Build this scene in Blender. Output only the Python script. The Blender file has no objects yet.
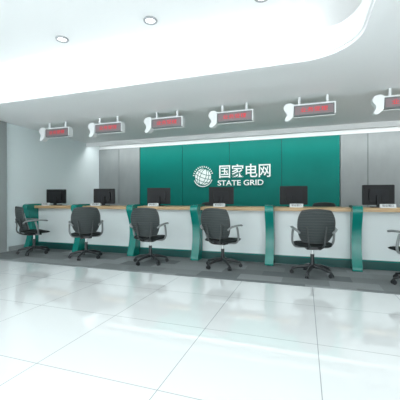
import bpy, math, random
from mathutils import Vector, Matrix
random.seed(3)
S=bpy.context.scene
S.view_settings.view_transform='Standard'
COL=S.collection
pi=math.pi
COVE=12;FILL=11;WASH=60;WORLD=5.0  # light strengths; ceiling panels and wall-wash strip are added fill

# ------------------------------------------------ materials
def mat(name,col,rough=.5,metal=0,emit=None,es=0,spec=None):
    m=bpy.data.materials.new(name); m.use_nodes=True
    b=m.node_tree.nodes['Principled BSDF']
    b.inputs['Base Color'].default_value=(*col,1)
    b.inputs['Roughness'].default_value=rough
    b.inputs['Metallic'].default_value=metal
    if spec is not None: b.inputs['Specular IOR Level'].default_value=spec
    if emit:
        b.inputs['Emission Color'].default_value=(*emit,1)
        b.inputs['Emission Strength'].default_value=es
    return m
def noisecol(m,c1,c2,scale=8,vec=(1,1,1),lo=.35,hi=.65):
    nt=m.node_tree;N=nt.nodes;L=nt.links
    tc=N.new('ShaderNodeTexCoord');mp=N.new('ShaderNodeMapping');mp.inputs['Scale'].default_value=vec
    n=N.new('ShaderNodeTexNoise');n.inputs['Scale'].default_value=scale;n.inputs['Detail'].default_value=4
    r=N.new('ShaderNodeValToRGB')
    r.color_ramp.elements[0].position=lo;r.color_ramp.elements[0].color=(*c1,1)
    r.color_ramp.elements[1].position=hi;r.color_ramp.elements[1].color=(*c2,1)
    L.new(tc.outputs['Object'],mp.inputs[0]);L.new(mp.outputs[0],n.inputs['Vector'])
    L.new(n.outputs['Fac'],r.inputs[0]);L.new(r.outputs[0],N['Principled BSDF'].inputs['Base Color'])
    return r
M={}
M['white']=mat('white_paint',(.88,.90,.90),.6)
M['ceil']=mat('ceiling_paint',(.94,.955,.955),.7)
M['leftw']=mat('left_wall_paint',(.76,.84,.85),.5)
M['green']=mat('green_panel',(.0,.15,.125),.5,spec=.15)
noisecol(M['green'],(.0,.165,.137),(.0,.18,.149),1.5)
M['teal']=mat('teal_lacquer',(.0,.18,.15),.22)
M['kick']=mat('teal_dark',(.004,.06,.055),.4)
M['gap']=mat('seam_dark',(.01,.05,.045),.6)
M['wgrey']=mat('grey_wallcover',(.27,.31,.31),.6)
noisecol(M['wgrey'],(.24,.265,.265),(.26,.285,.285),3,(2,2,1))
M['front']=mat('counter_white',(.64,.70,.70),.3)
M['wood']=mat('counter_wood',(.5,.36,.2),.4)
noisecol(M['wood'],(.38,.25,.13),(.50,.355,.19),3,(1,14,14))
M['chrome']=mat('brushed_metal',(.55,.57,.57),.3,1)
M['mesh']=mat('chair_mesh',(.042,.052,.052),.75,spec=.25)
M['cush']=mat('chair_seat_fabric',(.018,.023,.023),.85,spec=.2)
M['frame']=mat('chair_frame',(.03,.036,.036),.45)
M['arm']=mat('chair_arm_grey',(.20,.22,.22),.4)
M['base']=mat('chair_base',(.015,.018,.02),.35)
M['mon']=mat('monitor_black',(.004,.005,.006),.45,spec=.25)
M['mon2']=mat('monitor_back',(.008,.01,.012),.5,spec=.25)
M['plate']=mat('plate_white',(.65,.68,.68),.4)
M['ink']=mat('plate_ink',(.03,.05,.06),.5)
M['sign']=mat('sign_white',(.88,.90,.90),.35)
M['sframe']=mat('sign_frame',(.16,.18,.18),.4)
M['led']=mat('led_panel',(.26,.20,.21),.4)
M['red']=mat('led_red',(.7,.01,.02),.5,emit=(1,.02,.04),es=.3)
M['logo']=mat('logo_white',(.85,.9,.88),.4,emit=(.8,1,.95),es=.1)
M['lamp']=mat('lamp_glow',(1,1,1),.5,emit=(1,1,1),es=2.5)
M['grey']=mat('grey_trim',(.30,.33,.33),.5)
M['alu']=mat('aluminium',(.6,.62,.63),.35,.8)
M['ring']=mat('downlight_ring',(.35,.37,.38),.4)

# floor tile
m=mat('floor_tile',(.8,.84,.84),.03)
nt=m.node_tree;N=nt.nodes;L=nt.links
N['Principled BSDF'].inputs['IOR'].default_value=1.8
N['Principled BSDF'].inputs['Coat Weight'].default_value=.6
N['Principled BSDF'].inputs['Coat Roughness'].default_value=.02
tc=N.new('ShaderNodeTexCoord');mp=N.new('ShaderNodeMapping');mp.inputs['Location'].default_value=(.81,.2,0)
br=N.new('ShaderNodeTexBrick');br.offset=0;br.inputs['Scale'].default_value=1
br.inputs['Brick Width'].default_value=.9;br.inputs['Row Height'].default_value=.9
br.inputs['Mortar Size'].default_value=.0035;br.inputs['Mortar Smooth'].default_value=.3
br.inputs['Color1'].default_value=(.70,.73,.73,1);br.inputs['Color2'].default_value=(.72,.75,.75,1);br.inputs['Mortar'].default_value=(.34,.38,.38,1)
L.new(tc.outputs['Object'],mp.inputs[0]);L.new(mp.outputs[0],br.inputs['Vector']);L.new(br.outputs['Color'],N['Principled BSDF'].inputs['Base Color'])
M['floor']=m
# carpet
m=mat('carpet_tile',(.15,.17,.17),.95,spec=.1)
nt=m.node_tree;N=nt.nodes;L=nt.links
tc=N.new('ShaderNodeTexCoord')
br=N.new('ShaderNodeTexBrick');br.offset=.5;br.inputs['Scale'].default_value=1
br.inputs['Brick Width'].default_value=.6;br.inputs['Row Height'].default_value=.3;br.inputs['Mortar Size'].default_value=0
br.inputs['Color1'].default_value=(.17,.195,.20,1);br.inputs['Color2'].default_value=(.34,.37,.375,1)
no=N.new('ShaderNodeTexNoise');no.inputs['Scale'].default_value=120
mx=N.new('ShaderNodeMix');mx.data_type='RGBA';mx.blend_type='MULTIPLY';mx.inputs[0].default_value=.6
L.new(tc.outputs['Object'],br.inputs['Vector']);L.new(tc.outputs['Object'],no.inputs['Vector'])
L.new(br.outputs['Color'],mx.inputs[6]);L.new(no.outputs['Fac'],mx.inputs[7])
L.new(mx.outputs[2],N['Principled BSDF'].inputs['Base Color'])
M['carpet']=m

# ------------------------------------------------ mesh builder
class MB:
    def __init__(s): s.v=[];s.f=[];s.mi=[];s.sm=[];s.mats=[]
    def m(s,k):
        if k not in s.mats: s.mats.append(k)
        return s.mats.index(k)
    def add(s,vs,fs,k,smooth=False,M4=None):
        o=len(s.v); mi=s.m(k)
        for p in vs:
            p=Vector(p)
            s.v.append(M4@p if M4 else p)
        for f in fs: s.f.append([o+i for i in f]);s.mi.append(mi);s.sm.append(smooth)
    def box(s,a,b,k,M4=None):
        x0,y0,z0=a;x1,y1,z1=b
        vs=[(x0,y0,z0),(x1,y0,z0),(x1,y1,z0),(x0,y1,z0),(x0,y0,z1),(x1,y0,z1),(x1,y1,z1),(x0,y1,z1)]
        s.add(vs,[(0,3,2,1),(4,5,6,7),(0,1,5,4),(1,2,6,5),(2,3,7,6),(3,0,4,7)],k,False,M4)
    def prism(s,loop,h0,h1,axis,k,smooth=False,M4=None):
        def P(u,v,h): return {'x':(h,u,v),'y':(u,h,v),'z':(u,v,h)}[axis]
        n=len(loop)
        vs=[P(u,v,h0) for u,v in loop]+[P(u,v,h1) for u,v in loop]
        o=[(i,(i+1)%n,n+(i+1)%n,n+i) for i in range(n)]
        s.add(vs,o,k,smooth,M4)
        s.add(vs,[tuple(range(n))[::-1],tuple(range(n,2*n))],k,False,M4)
    def cyl(s,c0,c1,r0,r1,k,n=20,M4=None):
        s.tube([c0,c1],[r0,r1],k,n,M4=M4)
    def tube(s,pts,r,k,n=10,closed=False,M4=None,flat=1.0,up=None):
        pts=[Vector(p) for p in pts]; m=len(pts)
        if not isinstance(r,(list,tuple)): r=[r]*m
        vs=[];prev=None
        for i,p in enumerate(pts):
            if closed: t=pts[(i+1)%m]-pts[i-1]
            else: t=pts[min(i+1,m-1)]-pts[max(i-1,0)]
            t.normalize()
            if up is not None:
                a=Vector(up)
                a=(a-t*a.dot(t)).normalized()
            elif prev is None:
                a=Vector((0,0,1)) if abs(t.z)<.9 else Vector((1,0,0))
                a=(a-t*a.dot(t)).normalized()
            else: a=(prev-t*prev.dot(t)).normalized()
            prev=a;b=t.cross(a)
            for j in range(n):
                an=2*pi*j/n
                vs.append(p+a*math.cos(an)*r[i]*flat+b*math.sin(an)*r[i])
        fs=[]
        for i in range(m if closed else m-1):
            i2=(i+1)%m
            for j in range(n):
                j2=(j+1)%n
                fs.append((i*n+j,i*n+j2,i2*n+j2,i2*n+j))
        s.add(vs,fs,k,True,M4)
        if not closed:
            s.add(vs,[tuple(range(n))[::-1],tuple(range((m-1)*n,m*n))],k,False,M4)
    def mesh(s,name):
        me=bpy.data.meshes.new(name)
        me.from_pydata([tuple(v) for v in s.v],[],s.f)
        for k in s.mats: me.materials.append(M[k])
        me.polygons.foreach_set('material_index',s.mi)
        me.polygons.foreach_set('use_smooth',s.sm)
        me.update(); return me
    def obj(s,name,parent=None,loc=(0,0,0),rz=0,bevel=0):
        o=bpy.data.objects.new(name,s.mesh(name));COL.objects.link(o)
        o.location=loc;o.rotation_euler[2]=rz
        if parent:o.parent=parent
        if bevel:
            bv=o.modifiers.new('bevel','BEVEL');bv.width=bevel;bv.segments=2;bv.limit_method='ANGLE'
        return o
def box(name,a,b,k,parent=None,bevel=0):
    mb=MB();mb.box(a,b,k);return mb.obj(name,parent,bevel=bevel)
def empty(name,loc=(0,0,0),rz=0):
    e=bpy.data.objects.new(name,None);COL.objects.link(e);e.location=loc;e.rotation_euler[2]=rz;e.empty_display_size=.1;return e
def bez(ps,n=8):
    P=[Vector(p) for p in ps];P=[2*P[0]-P[1]]+P+[2*P[-1]-P[-2]];out=[]
    for i in range(1,len(P)-2):
        for j in range(n):
            t=j/n
            out.append(.5*((2*P[i])+(-P[i-1]+P[i+1])*t+(2*P[i-1]-5*P[i]+4*P[i+1]-P[i+2])*t*t+(-P[i-1]+3*P[i]-3*P[i+1]+P[i+2])*t**3))
    out.append(P[-2]);return out
def rrect(x0,y0,x1,y1,r,n=10):
    out=[]
    for cx,cy,a0 in((x1-r,y0+r,-pi/2),(x1-r,y1-r,0),(x0+r,y1-r,pi/2),(x0+r,y0+r,pi)):
        for i in range(n+1):
            a=a0+pi/2*i/n;out.append((cx+r*math.cos(a),cy+r*math.sin(a)))
    return out

# ------------------------------------------------ room
XL,XR,YF,YB=-6.02,4.6,-3.2,8.0
H=2.75;HL=3.0;HU=3.25
box('floor',(XL-.15,YF-.15,-.1),(XR+.15,YB+.15,0),'floor')
box('carpet',(XL+.06,4.12,0),(XR-.01,YB-.07,.008),'carpet')
box('wall_left',(XL-.15,YF,0),(XL,YB,HU),'leftw')
box('wall_right',(XR,YF,0),(XR+.15,YB,HU),'white')
box('wall_back',(XL-.15,YB,0),(XR+.15,YB+.15,HU),'white')
mb=MB()
mb.box((XL-.15,YF-.15,0),(XR+.15,YF,.25),'white');mb.box((XL-.15,YF-.15,2.7),(XR+.15,YF,HU),'white')
for i,x in enumerate([XL,-2.55,1.0,XR]):
    mb.box((x-.15,YF-.15,.25),(x+.15,YF,2.7),'white')
mb.obj('wall_front')
for i,(a,b) in enumerate(((XL+.15,-2.7),(-2.4,.85),(1.15,XR-.15))):
    mb=MB()
    for x in (a,(a+b)/2-.025,b-.05): mb.box((x,YF-.1,.25),(x+.05,YF-.04,2.7),'alu')
    for z in (.25,2.0,2.65): mb.box((a,YF-.1,z),(b,YF-.04,z+.05),'alu')
    mb.obj('added_window_%d'%(i+1))  # added unseen window frames; the openings let world light in as soft fill
def panels(name,edges,z0,z1,k):
    mb=MB();mb.box((edges[0],YB-.03,z0),(edges[-1],YB-.001,z1),'gap')
    for a,b in zip(edges[:-1],edges[1:]): mb.box((a+.006,YB-.05,z0),(b-.006,YB-.03,z1-.004),k)
    return mb.obj(name)
panels('green_wall_panel',[-4.58,-3.24,-1.90,-.56,.78],.1,2.65,'green')
panels('grey_wall_panel',[XL,-5.3,-4.59],.1,2.65,'wgrey')
panels('grey_wall_panel',[.79,1.37,2.71,4.05,XR],.1,2.65,'wgrey')
box('baseboard_back',(XL,YB-.06,.008),(XR,YB-.001,.1),'grey')
box('baseboard_left',(XL+.001,4.9,.008),(XL+.03,YB-.07,.1),'grey')
box('trim_1',(XL+.001,3.5,0),(XL+.05,4.82,H-.01),'grey')
# ceiling
hx0,hy0,hx1,hy1=-5.55,-1.8,.52,3.76
def hole_slab(name,outer,inner,z0,z1,k):
    cu=bpy.data.curves.new(name,'CURVE');cu.dimensions='2D';cu.fill_mode='BOTH';cu.extrude=(z1-z0)/2
    for lp in(outer,inner):
        sp=cu.splines.new('POLY');sp.points.add(len(lp)-1)
        for p,q in zip(sp.points,lp):p.co=(q[0],q[1],0,1)
        sp.use_cyclic_u=True
    o=bpy.data.objects.new('tmp',cu);COL.objects.link(o)
    dg=bpy.context.evaluated_depsgraph_get()
    me=bpy.data.meshes.new_from_object(o.evaluated_get(dg));bpy.data.objects.remove(o)
    me.name=name
    for v in me.vertices:v.co.z+=(z0+z1)/2
    me.materials.clear();me.materials.append(M[k])
    o=bpy.data.objects.new(name,me);COL.objects.link(o);return o
ceil=empty('ceiling')
rect=[(XL,YF),(XR,YF),(XR,YB),(XL,YB)]
inner=rrect(hx0,hy0,hx1,hy1,.55,14)
o=hole_slab('lower_ceiling',rect,inner,H,H+.04,'ceil');o.parent=ceil
o=hole_slab('cove_lip',rrect(hx0-.06,hy0-.06,hx1+.06,hy1+.06,.6,14),inner,H+.04,HL,'ceil');o.parent=ceil
o=hole_slab('cove_moulding',rrect(hx0-.14,hy0-.14,hx1+.14,hy1+.14,.68,14),rrect(hx0-.02,hy0-.02,hx1+.02,hy1+.02,.56,14),H-.035,H,'ceil');o.parent=ceil
o=hole_slab('tray_wall',rect,rrect(hx0-.4,hy0-.4,hx1+.4,hy1+.4,.9,14),HL+.001,HU,'ceil');o.parent=ceil
o=box('upper_ceiling',(XL-.15,YF-.15,HU),(XR+.15,YB+.15,HU+.05),'ceil');o.parent=ceil
o=box('added_wash_fascia',(XL+.002,7.36,2.64),(XR-.002,7.40,H),'ceil');o.parent=ceil  # added trim, drops just low enough to hide the wall-wash strip

# downlights
def downlight(x,y,z):
    mb=MB()
    c=[(.07*math.cos(2*pi*i/24),.07*math.sin(2*pi*i/24)) for i in range(24)]
    pts=[(a,b,-.006) for a,b in c]
    mb.tube(pts,.014,'ring',8,closed=True)
    mb.prism([(a*.82,b*.82) for a,b in c],-.006,-.002,'z','lamp')
    return mb.obj('downlight',loc=(x,y,z-.012))
for x in (-4.36,-3.05,-1.74,-.43): downlight(x,3.26,HU)
for y in (.5,2.5): 
    for x in (2.4,3.6): downlight(x,y,H)
def area(name,loc,sx,sy,e,rot=(pi,0,0)):
    l=bpy.data.lights.new(name,'AREA');l.shape='RECTANGLE';l.size=sx;l.size_y=sy;l.energy=e;l.color=(.97,.995,1)
    o=bpy.data.objects.new(name,l);COL.objects.link(o);o.location=loc;o.rotation_euler=rot;return o
cx=(hx0+hx1)/2;cy=(hy0+hy1)/2
area('cove_light',(cx,hy1+.2,HL+.03),5.2,.1,COVE)
area('cove_light',(cx,hy0-.2,HL+.03),5.2,.1,COVE)
area('cove_light',(hx0-.2,cy,HL+.03),.1,4.8,COVE)
area('cove_light',(hx1+.2,cy,HL+.03),.1,4.8,COVE)
area('added_wall_wash',((XL+XR)/2,7.48,H-.012),10.2,.1,WASH,rot=(math.radians(8),0,0))  # added strip behind the fascia, brightens the back wall
def fill_panel(x,y,z,e):  # added ceiling panel out of view, lifts the ambient light
    mb=MB();mb.box((x-.62,y-.32,z-.03),(x+.62,y+.32,z-.001),'alu');mb.obj('added_fill_panel')
    area('added_fill_emitter',(x,y,z-.035),1.18,.58,e,rot=(0,0,0))
for x in (-4.5,-2.5,-.6):
    for y in (-1.0,.3,1.6): fill_panel(x,y,HU,FILL*(1.6 if y>1 else 1))
for y in (-1.6,1.0,3.4,5.6): fill_panel(2.9,y,H,FILL*1.5)

# ------------------------------------------------ counter
ctr=empty('service_counter')
px=[.757-1.325*i for i in range(-2,6)]
xl,xr=XL+.06,3.4
mb=MB()
mb.prism([(5.36,.915),(5.36,.965),(5.37,.975),(6.2,.975),(6.2,.915)],xl,xr,'x','wood')
mb.obj('counter_top',ctr)
mb=MB();mb.box((xl,5.48,.14),(xr,5.52,.915),'front')
mb.obj('front_panel',ctr)
mb=MB();mb.box((xl,5.44,.008),(xr,5.52,.14),'kick');mb.box((xl,5.435,.135),(xr,5.50,.15),'teal');mb.obj('plinth',ctr)
mb=MB();mb.box((xl,6.15,.008),(xl+.04,6.2,.915),'front');mb.box((xr-.04,5.52,.008),(xr,6.18,.915),'front')
mb.box((xl,5.53,.72),(xr-.05,6.15,.75),'front');mb.obj('desk_frame',ctr)
prof=bez([(0,5.20,.008),(0,5.205,.06),(0,5.26,.2),(0,5.30,.42),(0,5.28,.65),(0,5.21,.82),(0,5.17,.92),(0,5.19,.99),(0,5.26,1.015)],6)
prof=[(p.y,p.z) for p in prof]+[(5.60,1.015),(5.60,.98),(5.476,.98),(5.476,.008)]
for x in px:
    x=max(x,xl+.08)
    mb=MB();mb.prism(prof,x-.07,x+.07,'x','teal')
    o=mb.obj('divider',ctr,bevel=.012)

# ------------------------------------------------ monitors
def monitor_mesh():
    mb=MB()
    mb.prism([(p[0],p[1]) for p in rrect(-.245,.04,.245,.38,.015,4)],-.02,.015,'y','mon')
    mb.prism([(p[0],p[1]) for p in rrect(-.15,.10,.15,.31,.04,5)],-.05,-.02,'y','mon2')
    mb.prism([(p[0],p[1]) for p in rrect(-.225,.06,.225,.36,.005,2)],.015,.017,'y','mon2')
    mb.prism(rrect(-.04,-.075,.04,-.045,.01,4),.01,.2,'z','mon2')
    mb.prism(rrect(-.12,-.13,.12,.07,.05,6),0,.014,'z','mon')
    return mb.mesh('computer_monitor')
mm=monitor_mesh()
for i in range(6):
    o=bpy.data.objects.new('computer_monitor',mm);COL.objects.link(o)
    o.location=(-5.67+1.367*i,5.88,.976);o.rotation_euler[2]=math.radians([12,14,16,18,10,6][i])
def text(name,s,size,loc,k,parent=None,ext=.004,align='CENTER',rot=(pi/2,0,0),sx=1,off=0):
    c=bpy.data.curves.new(name,'FONT');c.body=s;c.size=size;c.extrude=ext;c.align_x=align;c.align_y='CENTER';c.offset=off
    c.materials.append(M[k])
    o=bpy.data.objects.new(name,c);COL.objects.link(o);o.location=loc;o.rotation_euler=rot;o.scale=(sx,1,1)
    if parent:o.parent=parent
    return o
for i in range(6):
    x=-5.65+1.365*i+.05
    e=empty('name_plate',(x,5.5,.976))
    mb=MB();mb.prism([(-.03,0),(.03,0),(.004,.06),(-.004,.06)],-.11,.11,'x','plate');mb.obj('plate_body',e)
    text('plate_text','营业窗口',.042,(0,-.02,.032),'ink',e,.001,rot=(pi/2-.33,0,0))

# ------------------------------------------------ LED signs
def sign_mesh():
    mb=MB()
    mb.box((-.30,-.04,-.08),(.30,.04,.08),'sframe')
    mb.box((-.285,-.044,-.065),(.285,-.04,.065),'led')
    mb.prism([(-.045,.082),(.05,.082),(.075,.05),(.075,-.07),(.05,-.09),(.042,-.09),(.042,.081)],-.34,.32,'x','sign')
    mb.box((-.34,-.05,.081),(.32,.05,.10),'sign')
    mb.box((.301,-.045,-.085),(.32,.045,.082),'sign')
    c=[(-.301,.10),(-.35,.125),(-.42,.115),(-.455,.07),(-.45,.02),(-.42,-.02),(-.41,-.06),(-.425,-.10),(-.44,-.14),(-.40,-.16),(-.35,-.13),(-.31,-.09)]
    lp=bez([(a,0,b) for a,b in c],4)
    mb.prism([(p.x,p.z) for p in lp],-.06,.06,'y','sign')
    mb.cyl((-.22,0,.10),(-.22,0,.222),.02,.02,'sign',14)
    mb.cyl((.2,0,.10),(.2,0,.222),.02,.02,'sign',14)
    return mb.mesh('led_case')
sm=sign_mesh()
for i in range(7):
    e=empty('led_window_sign',(-4.97+1.275*i,5.2,H-.222))
    o=bpy.data.objects.new('led_case',sm);COL.objects.link(o);o.parent=e
    text('led_text','业务受理',.08,(0,-.0455,0),'red',e,.001,sx=1.3)

# ------------------------------------------------ wall logo
lg=empty('wall_logo',(-2.63,YB-.055,1.73))
mb=MB()
def el(rx,rz,n=40,cx=0,cz=0,y=0,a0=0,a1=2*pi,rot=0):
    out=[]
    for i in range(n+1):
        a=a0+(a1-a0)*i/n;x=rx*math.cos(a);z=rz*math.sin(a)
        out.append((cx+x*math.cos(rot)-z*math.sin(rot),y,cz+x*math.sin(rot)+z*math.cos(rot)))
    return out
R=.225
mb.prism([(p[0],p[2]) for p in el(R,R)[:-1]],-.012,-.001,'y','logo')
for rx in (.08,.16): mb.tube(el(rx,R*.98,rot=-.35,y=-.013)[:-1],.007,'green',6,closed=True)
for zz in (-.1,0,.1):
    w=math.sqrt(R*R-zz*zz)*.97
    mb.tube([(x*math.cos(-.35)-z*math.sin(-.35),-.013,x*math.sin(-.35)+z*math.cos(-.35)) for x,z in [(-w+2*w*i/16,zz-.03*math.sin(pi*i/16)) for i in range(17)]],.007,'green',6)
mb.tube(el(.265,.265,n=30,y=-.012,a0=pi*1.12,a1=pi*1.9),.014,'logo',8)
for i in range(13):
    a=pi*(.95-.07*i);mb.box((-.012,-.012,-.02),(.012,-.001,.02),'logo',Matrix.Rotation(-(a-pi/2),4,'Y')@Matrix.Translation((0,0,.275)))
mb.obj('emblem',lg)
text('logo_characters','国家电网',.375,(1.13,-.012,.10),'logo',lg,.01,off=.003,sx=.93)
text('logo_latin','STATE GRID',.195,(1.02,-.012,-.185),'logo',lg,.01,off=.002,sx=1.15)

# ------------------------------------------------ task chair (faces +Y)
def chair_mesh():
    mb=MB()
    for i in range(5):
        a=2*pi*i/5+pi/2+.2;c,s_=math.cos(a),math.sin(a)
        mb.tube([(c*.03,s_*.03,.125),(c*.15,s_*.15,.115),(c*.29,s_*.29,.078)],[.03,.024,.016],'base',8)
        cx_,cy_=c*.29,s_*.29
        mb.cyl((cx_,cy_,.085),(cx_,cy_,.04),.009,.009,'base',8)
        for d in (-.022,.008):
            t=Vector((-s_,c,0))
            p=Vector((cx_,cy_,.03))
            mb.cyl(p+t*d,p+t*(d+.014),.03,.03,'base',14)
        mb.tube([(cx_+s_*.02,cy_-c*.02,.058),(cx_-s_*.02,cy_+c*.02,.058)],.013,'base',8)
    mb.cyl((0,0,.10),(0,0,.16),.045,.035,'base',16)
    mb.cyl((0,0,.16),(0,0,.30),.028,.028,'base',16)
    mb.cyl((0,0,.30),(0,0,.42),.018,.018,'chrome',14)
    mb.prism(rrect(-.10,-.15,.10,.12,.03,4),.38,.43,'z','base')
    nx,ny=14,14;top=[];bot=[]
    def sq(u,v):
        return u*math.sqrt(1-.28*v*v),v*math.sqrt(1-.28*u*u)
    for j in range(ny+1):
        for i in range(nx+1):
            u=-1+2*i/nx;v=-1+2*j/ny;x,y=sq(u,v)
            e=max(abs(u),abs(v));z=.485-.012*(1-x*x)-.02*max(0,y)**3-.02*e**6
            top.append((x*.265,.02+y*.25,z));bot.append((x*.255,.02+y*.24,.415+.02*e**4))
    def grid(vs,flip):
        fs=[]
        for j in range(ny):
            for i in range(nx):
                a=j*(nx+1)+i;f=(a,a+1,a+nx+2,a+nx+1);fs.append(f[::-1] if flip else f)
        mb.add(vs,fs,'cush',True)
    grid(top,False);grid(bot,True)
    ring=[i for i in range(nx+1)]+[j*(nx+1)+nx for j in range(1,ny+1)]+[ny*(nx+1)+i for i in range(nx-1,-1,-1)]+[j*(nx+1) for j in range(ny-1,0,-1)]
    n=len(ring);vs=[top[i] for i in ring]+[bot[i] for i in ring]
    mb.add(vs,[(i,n+i,n+(i+1)%n,(i+1)%n) for i in range(n)],'cush',True)
    def bp(u,t,off=0):
        z=.49+.465*t
        w=.175+.065*math.sin(pi*min(1,t*.62+.12))
        x=u*w*math.sqrt(max(0,1-.30*abs(2*t-1)**3)) 
        y=-.235-.09*t+.035*math.sin(pi*t*.9)*-1+.055*u*u
        z+=-.02*u*u*(1 if t>.5 else -1)*abs(2*t-1)
        return (x,y+off,z)
    nu,nv=14,14
    for off,fl in((0,False),(.018,True)):
        vs=[bp(-1+2*i/nu,j/nv,off) for j in range(nv+1) for i in range(nu+1)]
        fs=[]
        for j in range(nv):
            for i in range(nu):
                a=j*(nu+1)+i;f=(a,a+1,a+nu+2,a+nu+1);fs.append(f[::-1] if fl else f)
        mb.add(vs,fs,'mesh',True)
    rim=[(-1+2*i/nu,0) for i in range(nu+1)]+[(1,j/nv) for j in range(1,nv+1)]+[(1-2*i/nu,1) for i in range(1,nu+1)]+[(-1,1-j/nv) for j in range(1,nv)]
    mb.tube([bp(u,t,.009) for u,t in rim],.014,'frame',8,closed=True)
    for q in range(1,12):
        mb.tube([bp(-1+2*i/10,q/12,-.001) for i in range(11)],.0035,'frame',5)
    for sx in(-1,1):
        mb.tube(bez([(sx*.05,-.10,.40),(sx*.07,-.22,.41),(sx*.10,-.29,.47),(sx*.12,-.285,.60),(sx*.13,-.30,.72)],5),.013,'frame',8)
        mb.tube(bez([(sx*.10,.0,.405),(sx*.23,.0,.41),(sx*.285,-.02,.48),(sx*.29,-.05,.60),(sx*.285,-.07,.665)],6),[.017]*25,'arm',8)
        mb.tube(bez([(sx*.22,-.27,.63),(sx*.265,-.23,.675),(sx*.285,-.10,.69),(sx*.285,.06,.69),(sx*.26,.17,.675)],6),[.02]+[.024]*23+[.016],'arm',10,flat=.65,up=(0,0,1))
    return mb.mesh('task_chair')
cm=chair_mesh()
for (x,y,r) in((-5.25,4.85,-25),(-3.92,4.80,38),(-2.55,4.78,8),(-1.27,4.85,-12),(.10,4.80,10),(1.36,4.66,25),(2.75,4.8,0)):
    o=bpy.data.objects.new('task_chair',cm);COL.objects.link(o);o.location=(x,y,.008);o.rotation_euler[2]=math.radians(r)
for (x,y,r) in((.33,6.75,170),(-2.1,6.8,190)):
    o=bpy.data.objects.new('staff_chair',cm);COL.objects.link(o);o.location=(x,y,.008);o.rotation_euler[2]=math.radians(r);o.scale=(1.05,1.05,1.08)

# ------------------------------------------------ world and camera
w=bpy.data.worlds.new('World');S.world=w;w.use_nodes=True
w.node_tree.nodes['Background'].inputs[0].default_value=(.92,.97,1,1)
w.node_tree.nodes['Background'].inputs[1].default_value=WORLD
c=bpy.data.cameras.new('camera');c.sensor_width=36;c.lens=307/400*36
co=bpy.data.objects.new('camera',c);COL.objects.link(co);co.location=(0,0,1.1);co.rotation_euler=(pi/2,0,math.radians(18.9))
c.clip_start=.05
S.camera=co
